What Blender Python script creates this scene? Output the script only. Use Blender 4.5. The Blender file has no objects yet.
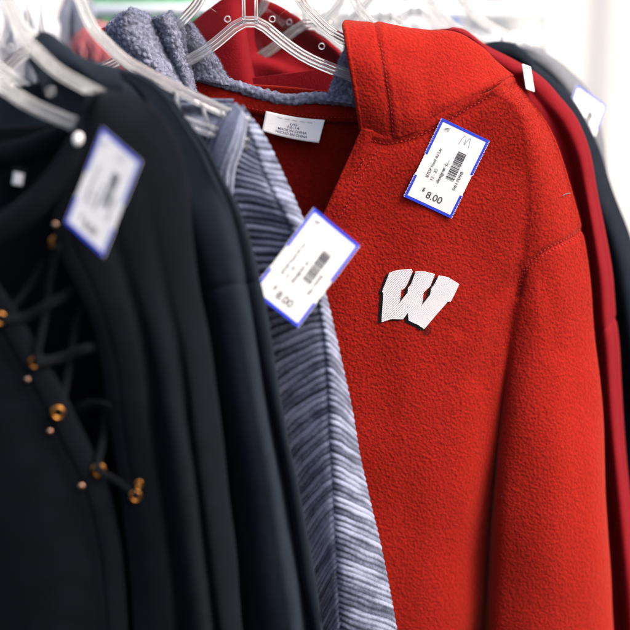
import bpy, bmesh, math, random
import numpy as np
from mathutils import Vector, Matrix, noise
from mathutils.bvhtree import BVHTree
from mathutils.geometry import tessellate_polygon

random.seed(7)
S = bpy.context.scene
COL = S.collection
TH = math.radians(15.0)            # camera looks 15 degrees down
FW = 0.407                         # frame width at 1 m
CT, ST = math.cos(TH), math.sin(TH)

# ------------------------------------------------------------------ space
def P(px, py, y):
    """point on the vertical plane at distance y seen at photo position px,py"""
    a = (px-315.0)/630.0*FW
    b = (315.0-py)/630.0*FW
    t = y/(CT+b*ST)
    return np.array((t*a, y, t*(-ST+b*CT)))

def proj(V):
    V = np.asarray(V)
    x, y, z = V[..., 0], V[..., 1], V[..., 2]
    f = y*CT-z*ST
    u = y*ST+z*CT
    return 315+x/f/FW*630, 315-u/f/FW*630

# ------------------------------------------------------------------ materials
def mat(name, color, rough=0.8, sheen=0.0, sheen_tint=None, bump=None, spec=0.5, metal=0.0, trans=0.0, ior=1.45, vary=None):
    """bump: list of (kind, scale, strength, distance); vary: (scale, colour2, amount)"""
    m = bpy.data.materials.new(name); m.use_nodes = True
    nt = m.node_tree; N = nt.nodes; L = nt.links
    b = N['Principled BSDF']
    b.inputs['Base Color'].default_value = (*color, 1)
    b.inputs['Roughness'].default_value = rough
    b.inputs['Specular IOR Level'].default_value = spec
    b.inputs['Metallic'].default_value = metal
    b.inputs['IOR'].default_value = ior
    b.inputs['Transmission Weight'].default_value = trans
    if sheen:
        b.inputs['Sheen Weight'].default_value = sheen
        b.inputs['Sheen Roughness'].default_value = 0.45
        b.inputs['Sheen Tint'].default_value = (*(sheen_tint or (1, 1, 1)), 1)
    tc = N.new('ShaderNodeTexCoord')
    if vary:
        sc, c2, amt = vary
        n = N.new('ShaderNodeTexNoise'); n.inputs['Scale'].default_value = sc
        n.inputs['Detail'].default_value = 4
        L.new(tc.outputs['Object'], n.inputs['Vector'])
        r = N.new('ShaderNodeMapRange')
        r.inputs[1].default_value = .3; r.inputs[2].default_value = .7
        r.inputs[3].default_value = 0; r.inputs[4].default_value = amt
        L.new(n.outputs['Fac'], r.inputs[0])
        x = N.new('ShaderNodeMix'); x.data_type = 'RGBA'
        x.inputs[6].default_value = (*color, 1); x.inputs[7].default_value = (*c2, 1)
        L.new(r.outputs[0], x.inputs[0]); L.new(x.outputs[2], b.inputs['Base Color'])
    prev = None
    for kind, sc, st, dist in (bump or []):
        if kind == 'noise':
            n = N.new('ShaderNodeTexNoise'); n.inputs['Scale'].default_value = sc
            n.inputs['Detail'].default_value = 3; out = n.outputs['Fac']
            L.new(tc.outputs['Object'], n.inputs['Vector'])
        elif kind == 'voro':
            n = N.new('ShaderNodeTexVoronoi'); n.inputs['Scale'].default_value = sc
            n.feature = 'SMOOTH_F1'; out = n.outputs['Distance']
            L.new(tc.outputs['Object'], n.inputs['Vector'])
        else:                                    # weave along the cloth
            n = N.new('ShaderNodeTexWave'); n.inputs['Scale'].default_value = sc
            n.inputs['Distortion'].default_value = 1.0; out = n.outputs['Fac']
            n.bands_direction = 'X'
            L.new(tc.outputs['Object'], n.inputs['Vector'])
        bp = N.new('ShaderNodeBump'); bp.inputs['Strength'].default_value = st
        bp.inputs['Distance'].default_value = dist
        L.new(out, bp.inputs['Height'])
        if prev: L.new(prev.outputs[0], bp.inputs['Normal'])
        prev = bp
    if prev: L.new(prev.outputs[0], b.inputs['Normal'])
    return m

M = {}
M['fleece'] = mat('red fleece', (.235, .0072, .0036), .92, .11, (1, .36, .2), spec=.12,
                  bump=[('voro', 430, .52, .0018), ('noise', 800, .4, .0012), ('noise', 150, .3, .002)], vary=(460, (.145, .0040, .0021), .8))
M['fleece_in'] = M['fleece']
M['redthread'] = mat('red sewing thread', (.27, .008, .006), .8)
M['sherpa'] = mat('grey sherpa pile', (.085, .09, .135), .95, .2, (.8, .85, 1), spec=.15,
                  bump=[('noise', 900, .8, .001)], vary=(300, (.22, .23, .31), .9))
M['crimson'] = mat('crimson jersey', (.145, .0010, .0042), .88, .05, (1, .2, .25), spec=.15,
                   bump=[('noise', 900, .6, .0009), ('noise', 60, .25, .003)], vary=(500, (.11, .0008, .0042), .9))
M['white_stripe'] = mat('white knitted tape', (.8, .78, .78), .85, bump=[('noise', 900, .4, .0006)])
M['black'] = mat('black jersey', (.0019, .0027, .0044), .9, .012, (.6, .75, 1), spec=.07,
                 bump=[('noise', 1100, .5, .0008)], vary=(60, (.0032, .0042, .0066), .8))
M['black2'] = mat('charcoal black sweatshirt cloth', (.0090, .0130, .0200), .92, .03, (.6, .8, 1), spec=.07,
                  bump=[('noise', 900, .5, .0009)], vary=(80, (.0066, .0092, .0138), .8))
M['cord'] = mat('black lacing cord', (.0036, .0044, .0064), .9, .02, spec=.08, bump=[('noise', 1500, .6, .0006)])
M['navy'] = mat('navy black sweatshirt cloth', (.005, .0068, .011), .9, .03, (.6, .75, 1), spec=.07,
                bump=[('noise', 900, .5, .0009)], vary=(70, (.008, .011, .017), .8))
M['heather'] = mat('grey heather jersey', (.13, .135, .15), .9, .1, bump=[('noise', 900, .5, .0008)],
                   vary=(500, (.07, .075, .09), 1))
M['bronze'] = mat('bronze eyelet metal', (.62, .27, .06), .32, metal=1.0, vary=(300, (.45, .18, .04), 1))
M['rosegold'] = mat('rose gold rivet metal', (.72, .42, .30), .35, metal=1.0, vary=(300, (.6, .33, .22), 1))
M['card'] = mat('white tag card', (.56, .56, .57), .55, bump=[('noise', 200, .1, .0004)], vary=(60, (.52, .52, .54), .6))
M['tagblue'] = mat('blue tag ink', (.008, .022, .40), .5, vary=(900, (.02, .045, .44), .5))
M['ink'] = mat('black print ink', (.022, .022, .026), .6, vary=(900, (.06, .06, .07), .6))
M['pen'] = mat('grey pen ink', (.16, .16, .19), .6, vary=(500, (.3, .3, .33), .7))
M['label'] = mat('white woven label', (.78, .76, .75), .75, bump=[('noise', 700, .35, .0006)])
M['labelink'] = mat('navy label print', (.03, .045, .13), .8, vary=(900, (.09, .11, .2), .7))
M['embblack'] = mat('black embroidery thread', (.004, .004, .005), .7, .02, spec=.15, bump=[('noise', 900, .7, .001)])
M['metal'] = mat('white painted steel', (.78, .79, .82), .35, vary=(30, (.7, .71, .74), .6))
M['chrome'] = mat('brushed steel rail', (.62, .63, .65), .3, metal=1.0, vary=(40, (.5, .51, .53), .6))
M['plug'] = mat('milky plastic', (.8, .8, .82), .35, bump=[('noise', 60, .1, .001)])
M['bluecloth'] = mat('pale blue cotton', (.10, .18, .42), .9, bump=[('noise', 300, .4, .001)], vary=(40, (.2, .3, .55), .8))
M['greycloth'] = mat('pale grey cotton', (.42, .43, .47), .9, bump=[('noise', 300, .4, .001)], vary=(20, (.30, .31, .36), .9))
M['darkcloth'] = mat('slate cotton', (.09, .10, .14), .9, bump=[('noise', 300, .4, .001)], vary=(25, (.2, .21, .26), .9))
M['greencloth'] = mat('green cotton', (.035, .16, .075), .9, bump=[('noise', 300, .4, .001)], vary=(25, (.06, .24, .12), .9))
M['rosecloth'] = mat('dusty red cotton', (.15, .07, .085), .9, bump=[('noise', 300, .4, .001)], vary=(25, (.30, .05, .055), .9))

def emb_mat():
    m = mat('white satin embroidery', (.85, .80, .81), .55, .1)
    nt = m.node_tree; N = nt.nodes; L = nt.links; b = N['Principled BSDF']
    tc = N.new('ShaderNodeTexCoord')
    mp = N.new('ShaderNodeMapping'); mp.inputs['Rotation'].default_value = (0, math.radians(35), 0)
    L.new(tc.outputs['Object'], mp.inputs['Vector'])
    w = N.new('ShaderNodeTexWave'); w.inputs['Scale'].default_value = 250; w.inputs['Distortion'].default_value = 2.5
    w.inputs['Detail'].default_value = 2; w.bands_direction = 'X'; w.inputs['Detail Scale'].default_value = 3
    L.new(mp.outputs[0], w.inputs['Vector'])
    n = N.new('ShaderNodeTexNoise'); n.inputs['Scale'].default_value = 700
    L.new(tc.outputs['Object'], n.inputs['Vector'])
    mul = N.new('ShaderNodeMath'); mul.operation = 'MULTIPLY'
    L.new(w.outputs['Fac'], mul.inputs[0]); L.new(n.outputs['Fac'], mul.inputs[1])
    cr = N.new('ShaderNodeValToRGB')
    cr.color_ramp.elements[0].position = .02; cr.color_ramp.elements[0].color = (.52, .36, .40, 1)
    cr.color_ramp.elements[1].position = .28; cr.color_ramp.elements[1].color = (.66, .62, .64, 1)
    L.new(mul.outputs[0], cr.inputs[0]); L.new(cr.outputs[0], b.inputs['Base Color'])
    bp = N.new('ShaderNodeBump'); bp.inputs['Strength'].default_value = .4; bp.inputs['Distance'].default_value = .0006
    L.new(w.outputs['Fac'], bp.inputs['Height']); L.new(bp.outputs[0], b.inputs['Normal'])
    return m
M['emb'] = emb_mat()

def rib_mat():
    m = mat('marled blue rib knit', (.3, .3, .4), .9, .25, (.8, .85, 1), spec=.15)
    nt = m.node_tree; N = nt.nodes; L = nt.links; b = N['Principled BSDF']
    at = N.new('ShaderNodeAttribute'); at.attribute_name = 'rib'
    tc = N.new('ShaderNodeTexCoord')
    n = N.new('ShaderNodeTexNoise'); n.inputs['Scale'].default_value = 420; n.inputs['Detail'].default_value = 4
    L.new(tc.outputs['Object'], n.inputs['Vector'])
    n2 = N.new('ShaderNodeTexNoise'); n2.inputs['Scale'].default_value = 55; n2.inputs['Detail'].default_value = 3
    L.new(tc.outputs['Object'], n2.inputs['Vector'])
    a = N.new('ShaderNodeMath'); a.operation = 'MULTIPLY_ADD'; a.inputs[1].default_value = .55
    L.new(n.outputs['Fac'], a.inputs[0]); L.new(at.outputs['Fac'], a.inputs[2])
    a2 = N.new('ShaderNodeMath'); a2.operation = 'MULTIPLY_ADD'; a2.inputs[1].default_value = .7
    L.new(n2.outputs['Fac'], a2.inputs[0]); L.new(a.outputs[0], a2.inputs[2])
    cr = N.new('ShaderNodeValToRGB'); e = cr.color_ramp.elements
    e[0].position = .46; e[0].color = (.011, .014, .027, 1)
    e[1].position = .95; e[1].color = (.20, .22, .31, 1)
    k = e.new(.66); k.color = (.055, .064, .102, 1)
    s = N.new('ShaderNodeMath'); s.operation = 'MULTIPLY_ADD'; s.inputs[1].default_value = .60; s.inputs[2].default_value = 0.0
    L.new(a2.outputs[0], s.inputs[0])
    L.new(s.outputs[0], cr.inputs[0]); L.new(cr.outputs[0], b.inputs['Base Color'])
    bp = N.new('ShaderNodeBump'); bp.inputs['Strength'].default_value = .6; bp.inputs['Distance'].default_value = .001
    L.new(n.outputs['Fac'], bp.inputs['Height']); L.new(bp.outputs[0], b.inputs['Normal'])
    return m
M['rib'] = rib_mat()

def clear_mat():
    m = bpy.data.materials.new('clear plastic'); m.use_nodes = True
    nt = m.node_tree; N = nt.nodes; L = nt.links; b = N['Principled BSDF']
    b.inputs['Base Color'].default_value = (.97, .975, .985, 1)
    b.inputs['Transmission Weight'].default_value = 1; b.inputs['Roughness'].default_value = .06
    b.inputs['IOR'].default_value = 1.49
    tc = N.new('ShaderNodeTexCoord'); n = N.new('ShaderNodeTexNoise'); n.inputs['Scale'].default_value = 45
    L.new(tc.outputs['Object'], n.inputs['Vector'])
    bp = N.new('ShaderNodeBump'); bp.inputs['Strength'].default_value = .22; bp.inputs['Distance'].default_value = .003
    L.new(n.outputs['Fac'], bp.inputs['Height']); L.new(bp.outputs[0], b.inputs['Normal'])
    return m
M['clear'] = clear_mat()
M['web'] = clear_mat()
def milky(m, k):  # mixes white diffuse into clear plastic, painting in the brightness of its highlights
    nt = m.node_tree; N = nt.nodes; L = nt.links; b = N['Principled BSDF']
    d = N.new('ShaderNodeBsdfDiffuse'); d.inputs[0].default_value = (.85, .86, .88, 1)
    x = N.new('ShaderNodeMixShader'); x.inputs[0].default_value = k
    L.new(b.outputs[0], x.inputs[1]); L.new(d.outputs[0], x.inputs[2]); L.new(x.outputs[0], N['Material Output'].inputs[0])
milky(M['clear'], .09)

def curtain_mat():
    m = mat('white canopy fabric', (.93, .89, .83), .9, vary=(3, (.88, .84, .785), .8), bump=[('noise', 400, .2, .001)])
    nt = m.node_tree; N = nt.nodes; L = nt.links; b = N['Principled BSDF']
    t = N.new('ShaderNodeBsdfTranslucent'); t.inputs[0].default_value = (.85, .85, .85, 1)
    x = N.new('ShaderNodeMixShader'); x.inputs[0].default_value = .35
    L.new(b.outputs[0], x.inputs[1]); L.new(t.outputs[0], x.inputs[2])
    L.new(x.outputs[0], N['Material Output'].inputs[0])
    return m
M['curtain'] = curtain_mat()

# ------------------------------------------------------------------ objects
def thing(name, label, cat, loc=(0, 0, 0), group=None):
    o = bpy.data.objects.new(name, None); COL.objects.link(o)
    o.location = Vector([float(c) for c in loc]); o.empty_display_size = .03
    o['label'] = label; o['category'] = cat
    if group: o['group'] = group
    return o

def link(name, me, m, parent=None, label=None):
    me.name = name
    o = bpy.data.objects.new(name, me); COL.objects.link(o)
    if m and not me.materials: me.materials.append(m)
    if parent is not None:
        o.parent = parent
        w = parent.matrix_basis.copy(); p = parent.parent
        while p is not None:
            w = p.matrix_basis @ w; p = p.parent
        if parent.type == 'MESH':
            w = Matrix.Identity(4)
            p = parent.parent
            while p is not None:
                w = p.matrix_basis @ w; p = p.parent
            o.matrix_parent_inverse = Matrix.Identity(4)
            o.matrix_basis = Matrix.Identity(4)
            if parent.get('_world'):      # parent mesh is in world coordinates under an inverse
                pass
        else:
            o.matrix_parent_inverse = w.inverted()
    if label: o['label'] = label
    return o

def mesh_from(verts, faces, smooth=True):
    me = bpy.data.meshes.new('m')
    me.from_pydata([tuple(map(float, v)) for v in verts], [], [tuple(int(i) for i in f) for f in faces])
    me.update()
    if smooth: me.polygons.foreach_set('use_smooth', [True]*len(me.polygons))
    return me

def join_geo(parts):
    V, F = [], []
    for v, f in parts:
        k = len(V); V += [tuple(x) for x in v]; F += [tuple(i+k for i in q) for q in f]
    return V, F

# ------------------------------------------------------------------ surfaces
def cr_w(n, us):
    """Catmull-Rom weights (len(us) x n) over n control points"""
    W = np.zeros((len(us), n))
    for r, u in enumerate(us):
        x = min(max(u, 0), 1)*(n-1); i = min(int(x), n-2); t = x-i
        w = (-.5*t+t*t-.5*t**3, 1-2.5*t*t+1.5*t**3, .5*t+2*t*t-1.5*t**3, -.5*t*t+.5*t**3)
        for k, ww in zip((i-1, i, i+1, i+2), w):
            if k < 0: W[r, 0] += 2*ww; W[r, 1] -= ww
            elif k >= n: W[r, n-1] += 2*ww; W[r, n-2] -= ww
            else: W[r, k] += ww
    return W

def net_eval(ctrl, us, vs):
    C = np.array([[P(*p) for p in row] for row in ctrl])
    return np.einsum('ai,bj,ijk->abk', cr_w(C.shape[0], vs), cr_w(C.shape[1], us), C)

def resample(pts, n):
    """points (any dim) evenly along a Catmull-Rom path"""
    pts = np.array(pts, float)
    f = cr_w(len(pts), np.linspace(0, 1, max(200, n*4))) @ pts if len(pts) > 2 else \
        np.linspace(0, 1, 200)[:, None]*(pts[-1]-pts[0])+pts[0]
    d = np.r_[0, np.cumsum(np.linalg.norm(np.diff(f, axis=0), axis=1))]
    s = np.linspace(0, d[-1], n)
    return np.stack([np.interp(s, d, f[:, k]) for k in range(f.shape[1])], 1)

def normals(V):
    du = np.gradient(V, axis=1); dv = np.gradient(V, axis=0)
    n = np.cross(du, dv); n /= np.linalg.norm(n, axis=2, keepdims=True)+1e-12
    if n[..., 1].mean() > 0: n = -n      # towards the camera side
    return n

def folds(V, amp, sx, sz, seed=0, amp2=0, s2=30):
    N = normals(V); H = np.zeros(V.shape[:2])
    for i in range(V.shape[0]):
        for j in range(V.shape[1]):
            x, y, z = V[i, j]
            h = noise.noise(Vector((x*sx+seed, seed*1.7, z*sz)))*amp
            if amp2: h += noise.noise(Vector((x*s2+seed, y*s2, z*s2*.6)))*amp2
            H[i, j] = h
    return V+N*H[..., None]

def grid(V, keep=None):
    nv, nu = V.shape[:2]
    F = []
    for i in range(nv-1):
        for j in range(nu-1):
            if keep is None or keep[i, j]:
                F.append((i*nu+j, i*nu+j+1, (i+1)*nu+j+1, (i+1)*nu+j))
    verts = V.reshape(-1, 3)
    if keep is not None:
        used = sorted({k for f in F for k in f}); mp = {k: i for i, k in enumerate(used)}
        verts = verts[used]; F = [tuple(mp[k] for k in f) for f in F]
    return verts, F

def cloth(name, V, m, parent, thick=.0022, keep=None, uv=None, label=None, rib=None):
    v, f = grid(V, keep); me = mesh_from(v, f)
    if rib is not None:
        a = me.attributes.new('rib', 'FLOAT', 'POINT'); a.data.foreach_set('value', rib.reshape(-1).astype(np.float32))
    o = link(name, me, m, parent, label)
    if thick:
        s = o.modifiers.new('thickness', 'SOLIDIFY'); s.thickness = thick; s.offset = 0
    return o

def tube_geo(path, rad, seg=8, n=None, flat=1.0, smooth=True, closed=False):
    """swept tube; rad a number or a list along the path; flat squashes across y"""
    path = [np.array(p, float) for p in path]
    if smooth: path = resample(path, n or max(6, len(path)*5))
    path = np.array(path); k = len(path)
    if np.isscalar(rad): R = np.full(k, rad)
    else: R = np.interp(np.linspace(0, 1, k), np.linspace(0, 1, len(rad)), rad)
    if closed:
        T = np.roll(path, -1, 0)-np.roll(path, 1, 0)
    else: T = np.gradient(path, axis=0)
    T /= np.linalg.norm(T, axis=1, keepdims=True)+1e-12
    up = np.array((0, 1., 0)) if abs(T[0][1]) < .9 else np.array((1., 0, 0))
    V = []; F = []
    for i in range(k):
        a = up-T[i]*np.dot(up, T[i]); a /= np.linalg.norm(a)+1e-12
        up = a; b = np.cross(T[i], a)
        for q in range(seg):
            w = 2*math.pi*q/seg
            V.append(path[i]+R[i]*(a*math.cos(w)*flat+b*math.sin(w)))
    for i in range(k if closed else k-1):
        for q in range(seg):
            i2 = (i+1) % k
            F.append((i*seg+q, i*seg+(q+1) % seg, i2*seg+(q+1) % seg, i2*seg+q))
    if not closed:
        F.append(tuple(range(seg))[::-1]); F.append(tuple((k-1)*seg+q for q in range(seg)))
    return V, F

def tube(name, path, rad, m, parent, **k):
    lab = k.pop('label', None)
    return link(name, mesh_from(*tube_geo(path, rad, **k)), m, parent, lab)

def bvh(V):
    v, f = grid(V)
    return BVHTree.FromPolygons([Vector(x) for x in v], f)

def on_surface(tree, px, py, lift=.001):
    d = Vector(P(px, py, 1.0)).normalized()
    h = tree.ray_cast(Vector((0, 0, 0)), d)
    if h[0] is None: return None
    lift += .0015
    n = h[1] if h[1].dot(d) < 0 else -h[1]
    return np.array(h[0]+n*lift)

def stitches(name, trees, pts, m, parent, gap=.0038, length=.0024, rad=.00045, lift=.0004):
    """a row of sewing stitches laid on the cloth along a line"""
    q = resample(pts, 60); W = []
    for x, y in q:
        for t in trees:
            p = on_surface(t, x, y, lift)
            if p is not None: W.append(p); break
    if len(W) < 3: return
    W = np.array(W); L = np.linalg.norm(np.diff(W, axis=0), axis=1).sum()
    n = max(3, int(L/gap)); R = resample(W, n*2)
    geo = [tube_geo([R[2*i], (R[2*i]+R[2*i+1])/2, R[2*i]+(R[2*i+1]-R[2*i])*.9], rad, seg=5, smooth=False) for i in range(n)]
    return link(name, mesh_from(*join_geo(geo)), m, parent)

def groove(V, pts, width, depth):
    """press a seam into the cloth along a line (photo units)"""
    q = resample(pts, 80); X, Y = proj(V); N = normals(V)
    d2 = np.full(X.shape, 1e9)
    for x, y in q: d2 = np.minimum(d2, (X-x)**2+(Y-y)**2)
    return V-N*(depth*np.exp(-d2/(2*width*width)))[..., None]

def back_of(V, y0, gap=.0):
    B = V.copy(); B[..., 1] = 2*y0-B[..., 1]+gap
    return B

# ------------------------------------------------------------------ hanger
def hanger(label, px, py, y, yaw=0.0, hook=.11, tip=.208):
    c = P(px, py, y)
    root = thing('clear_hanger', label, 'hanger', c, 'clear plastic hangers on the rail')
    ca, sa = math.cos(yaw), math.sin(yaw)
    def W(x, z, dy=0.0): return np.array((c[0]+x*ca-dy*sa, c[1]+x*sa+dy*ca, c[2]+z))
    low = [(0, 0), (.012, -.004), (.029, -.018), (.048, -.031), (.072, -.042), (.095, -.050), (.125, -.060), (.165, -.074), (.208, -.092)]
    upp = [(.030, .060), (.037, .038), (.045, .018), (.055, .006), (.070, -.008), (.087, -.018), (.125, -.038), (.165, -.056), (.208, -.084)]
    def cut(q):
        k = [p for p in q if p[0] < tip-.004]; xs = [p[0] for p in q]; zs = [p[1] for p in q]
        return k+[(tip, float(np.interp(tip, xs, zs)))]
    low, upp = cut(low), cut(upp)
    path = [(-x, z) for x, z in low[:0:-1]]+low
    def flatbar(pts, hw, hd):
        """bar with a double ridge: two thin rails and a thinner floor"""
        g = []
        pts = resample(np.array(pts), 46)
        for off in (-hw, hw):
            T = np.gradient(pts, axis=0); T /= np.linalg.norm(T, axis=1, keepdims=True)
            Nn = np.stack([-T[:, 1], T[:, 0]], 1)
            g.append(tube_geo([W(a, b) for a, b in pts+Nn*off], hd, seg=8, smooth=False))
        T = np.gradient(pts, axis=0); T /= np.linalg.norm(T, axis=1, keepdims=True); Nn = np.stack([-T[:, 1], T[:, 0]], 1)
        A = pts+Nn*(hw*.7); B = pts-Nn*(hw*.7); V = []; F = []
        for (a, b) in zip(A, B):
            V += [W(*a, dy=-.0007), W(*b, dy=-.0007), W(*a, dy=.0007), W(*b, dy=.0007)]
        for i in range(len(A)-1):
            k = 4*i
            F += [(k, k+1, k+5, k+4), (k+2, k+6, k+7, k+3), (k, k+4, k+6, k+2), (k+1, k+3, k+7, k+5)]
        F += [(0, 2, 3, 1), (4*len(A)-4, 4*len(A)-3, 4*len(A)-1, 4*len(A)-2)]
        g.append((V, F)); return g
    link('lower_bar', mesh_from(*join_geo(flatbar(path, .0031, .0021))), M['clear'], root)
    for s in (-1, 1):
        link('shoulder_arm', mesh_from(*join_geo(flatbar([(s*x, z) for x, z in upp], .0027, .0020))), M['clear'], root)
    # web between the bars
    for s in (-1, 1):
        a = resample(np.array(low[1:-1]), 24); b = resample(np.array(upp[2:-1]), 24); V = []; F = []
        for i in range(24):
            for q in range(5):
                x, z = a[i]+(b[i]-a[i])*q/4
                V.append(W(s*x, z, -.0006))
        n = len(V)
        V += [np.array(v)+np.array((-sa, ca, 0))*.0012 for v in V[:n]]
        for i in range(23):
            for q in range(4):
                k = i*5+q
                F += [(k, k+1, k+6, k+5), (n+k, n+k+5, n+k+6, n+k+1)]
        for i in range(23):
            for q in (0, 4):
                k = i*5+q; F.append((k, k+5, n+k+5, n+k))
        for i in (0, 23):
            for q in range(4):
                k = i*5+q; F.append((k, k+1, n+k+1, n+k))
        link('web', mesh_from(V, F, False), M['web'], root)
        for x, z in ((.020, .002), (.064, -.022)):
            ring = [W(s*x+.0026*math.cos(w), z+.0026*math.sin(w), -.0014) for w in np.linspace(0, 2*math.pi, 17)[:-1]]
            link('boss', mesh_from(*tube_geo(ring, .0007, seg=6, smooth=False, closed=True)), M['clear'], root)
        # cross ribs of the strap notch
        g = [tube_geo([W(s*x0, z0), W(s*(x0+x1)/2, (z0+z1)/2), W(s*x1, z1)], .0018, seg=7, smooth=False)
             for x0, z0, x1, z1 in ((.098, -.048, .094, -.026), (.113, -.054, .109, -.032), (.135, -.062, .130, -.042), (.150, -.067, .146, -.048)) if x0 < tip]
        link('strap_notch', mesh_from(*join_geo(g)), M['clear'], root)
    g = [tube_geo([W(sx*.0055, -.002), W(sx*.0055, .03), W(sx*.0055, .060)], .0016, seg=8) for sx in (-1, 1)]
    g.append(tube_geo([W(-.030, .060), W(-.015, .067), W(0, .069), W(.015, .067), W(.030, .060)], .003, seg=8))
    link('neck_post', mesh_from(*join_geo(g)), M['clear'], root)
    r = .020
    h = [W(0, .068)]+[W(0, .080)]+[W(r*math.sin(w), hook-.012+r*math.cos(w)*1.0) for w in np.linspace(math.pi*.72, -math.pi*.62, 14)]
    tube('hook', h, .0028, M['clear'], root, seg=8, n=40)
    return root

# ------------------------------------------------------------------ text
def text_mesh(txt, size, width=None, bold=0.0):
    cu = bpy.data.curves.new('t', 'FONT'); cu.body = txt; cu.size = size; cu.align_x = 'CENTER'; cu.align_y = 'CENTER'
    cu.offset = bold
    o = bpy.data.objects.new('t', cu); COL.objects.link(o)
    bpy.context.view_layer.update()
    dg = bpy.context.evaluated_depsgraph_get()
    me = bpy.data.meshes.new_from_object(o.evaluated_get(dg))
    v = [tuple(x.co) for x in me.vertices]; f = [tuple(p.vertices) for p in me.polygons]
    bpy.data.objects.remove(o); bpy.data.meshes.remove(me)
    if width:
        w = max(x[0] for x in v)-min(x[0] for x in v)
        v = [(x[0]*width/w, x[1], x[2]) for x in v]
    return v, f

# ------------------------------------------------------------------ price tag
TW, TL = .0486, .0775
def price_tag(label, corners, y, sgn=1, lean=1.0, curl=None, price='8.00', tree=None, bend=.0):
    """corners: photo positions of top-left, top-right, bottom-left edge directions; card 49 x 78 mm"""
    (x0, y0), (x1, y1), (x2, y2), (x3, y3) = corners
    cx, cy = (x0+x1+x2+x3)/4, (y0+y1+y2+y3)/4
    c = P(cx, cy, y)
    f = c[1]*CT-c[2]*ST; s = f*FW/630
    u = np.array(((x1-x0+x2-x3)/2, -(y1-y0+y2-y3)/2))*s
    v = np.array(((x3-x0+x2-x1)/2, -(y3-y0+y2-y1)/2))*s
    du = math.sqrt(max(0, TW**2-u @ u)); dv = math.sqrt(max(0, TL**2-v @ v))
    best = min(((a*du, b*dv) for a in (1, -1) for b in (1, -1)),
               key=lambda q: (abs(u @ v+q[0]*q[1]), -sgn*q[0]))
    R, U, Fw = np.array((1, 0, 0)), np.array((0, ST, CT)), np.array((0, CT, -ST))
    U3 = (R*u[0]+U*u[1]+Fw*best[0]*lean)/TW
    V3 = (R*v[0]+U*v[1]+Fw*best[1]*lean)/TL
    N3 = np.cross(U3, -V3); N3 /= np.linalg.norm(N3)
    if N3 @ np.array(c) > 0: N3 = -N3
    if tree is not None:                       # lies against the cloth: take its tilt from the cloth
        K = [on_surface(tree, a, b, .002) for a, b in corners]
        U3 = (K[1]-K[0]+K[2]-K[3]); U3 /= np.linalg.norm(U3)
        V3 = (K[3]-K[0]+K[2]-K[1]); V3 -= U3*(V3 @ U3); V3 /= np.linalg.norm(V3)
        N3 = np.cross(U3, -V3); c = sum(K)/4
        if N3 @ c > 0: N3 = -N3
        h = 0
        for a in np.linspace(0, 1, 7):
            for b in np.linspace(0, 1, 7):
                x = (x0+(x1-x0)*a)*(1-b)+(x3+(x2-x3)*a)*b; y_ = (y0+(y1-y0)*a)*(1-b)+(y3+(y2-y3)*a)*b
                h = max(h, (on_surface(tree, x, y_, .0012)-c) @ N3)
        c = c+N3*h
    root = thing('price_tag', label, 'price tag', c, 'blue edged price tags')
    def W(a, b, h=0.0):
        # a,b in metres from the centre (b down the card), h off the card
        A, B = a/TW*2, b/TL*2
        if curl and (-A+B) > 1.02:            # one corner bent back
            e = (-A+B)-1.02; h = h-.011*e*e-.012*e
            a += .006*e; b -= .006*e
        h += bend*(A*A)*.5-bend*.4*(B*B)
        return np.array(c)+U3*a+V3*b+N3*h
    # serrated outline
    def outline(ins=0.0):
        pts = []; hw, hl = TW/2-ins, TL/2-ins; st = .0016
        def side(ax, ay, bx, by, tooth):
            n = int(math.hypot(bx-ax, by-ay)/st)
            nx, ny = (by-ay), -(bx-ax); l = math.hypot(nx, ny); nx /= l; ny /= l
            for i in range(n):
                t = i/n; k = (.0004 if i % 2 else 0)*tooth
                # shallow perforation notch two thirds of the way down the long sides
                q = 0
                if tooth and abs((ay+(by-ay)*t)-.006) < .010: q = -.0007
                pts.append((ax+(bx-ax)*t+nx*(k+q), ay+(by-ay)*t+ny*(k+q)))
        side(-hw, -hl, hw, -hl, 0); side(hw, -hl, hw, hl, 1); side(hw, hl, -hw, hl, 0); side(-hw, hl, -hw, -hl, 1)
        return pts
    bm = bmesh.new()
    def sheet(poly, h, bm, cuts=True):
        # clip a fine grid against the outline: rows along b
        vs = [bm.verts.new((x, y_, h)) for x, y_ in poly]
        f = bm.faces.new(vs)
        return f
    def flat(polys, h, thick=0.0):
        """flat shapes in card space, cut fine enough to follow the card's bend"""
        b = bmesh.new()
        for poly in polys:
            try: b.faces.new([b.verts.new((p[0], p[1], 0)) for p in poly])
            except ValueError: pass
        for ax in (0, 1):
            half = (TW, TL)[ax]/2
            for k in np.linspace(-half*.95, half*.95, 15):
                no = Vector((1, 0, 0)) if ax == 0 else Vector((0, 1, 0))
                bmesh.ops.bisect_plane(b, geom=b.verts[:]+b.edges[:]+b.faces[:], plane_co=no*k, plane_no=no)
        if curl:
            for k in np.linspace(1.02, 1.9, 8):
                no = Vector((-2/TW, 2/TL, 0)); co = no*(k/no.length_squared)
                bmesh.ops.bisect_plane(b, geom=b.verts[:]+b.edges[:]+b.faces[:], plane_co=co, plane_no=no.normalized())
        if thick:
            r = bmesh.ops.extrude_face_region(b, geom=b.faces[:])
            for e in r['geom']:
                if isinstance(e, bmesh.types.BMVert): e.co.z -= thick
        for q in b.verts: q.co = Vector(W(q.co.x, q.co.y, h+q.co.z))
        bmesh.ops.recalc_face_normals(b, faces=b.faces[:])
        me = bpy.data.meshes.new('m'); b.to_mesh(me); b.free(); return me
    O = outline()
    card = link('card', flat([O], 0, .0005), M['card'], root)
    # blue edge: strips between the outline and an inset, missing at the notch
    wid = .0026; hw, hl = TW/2, TL/2
    strips = []
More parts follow.
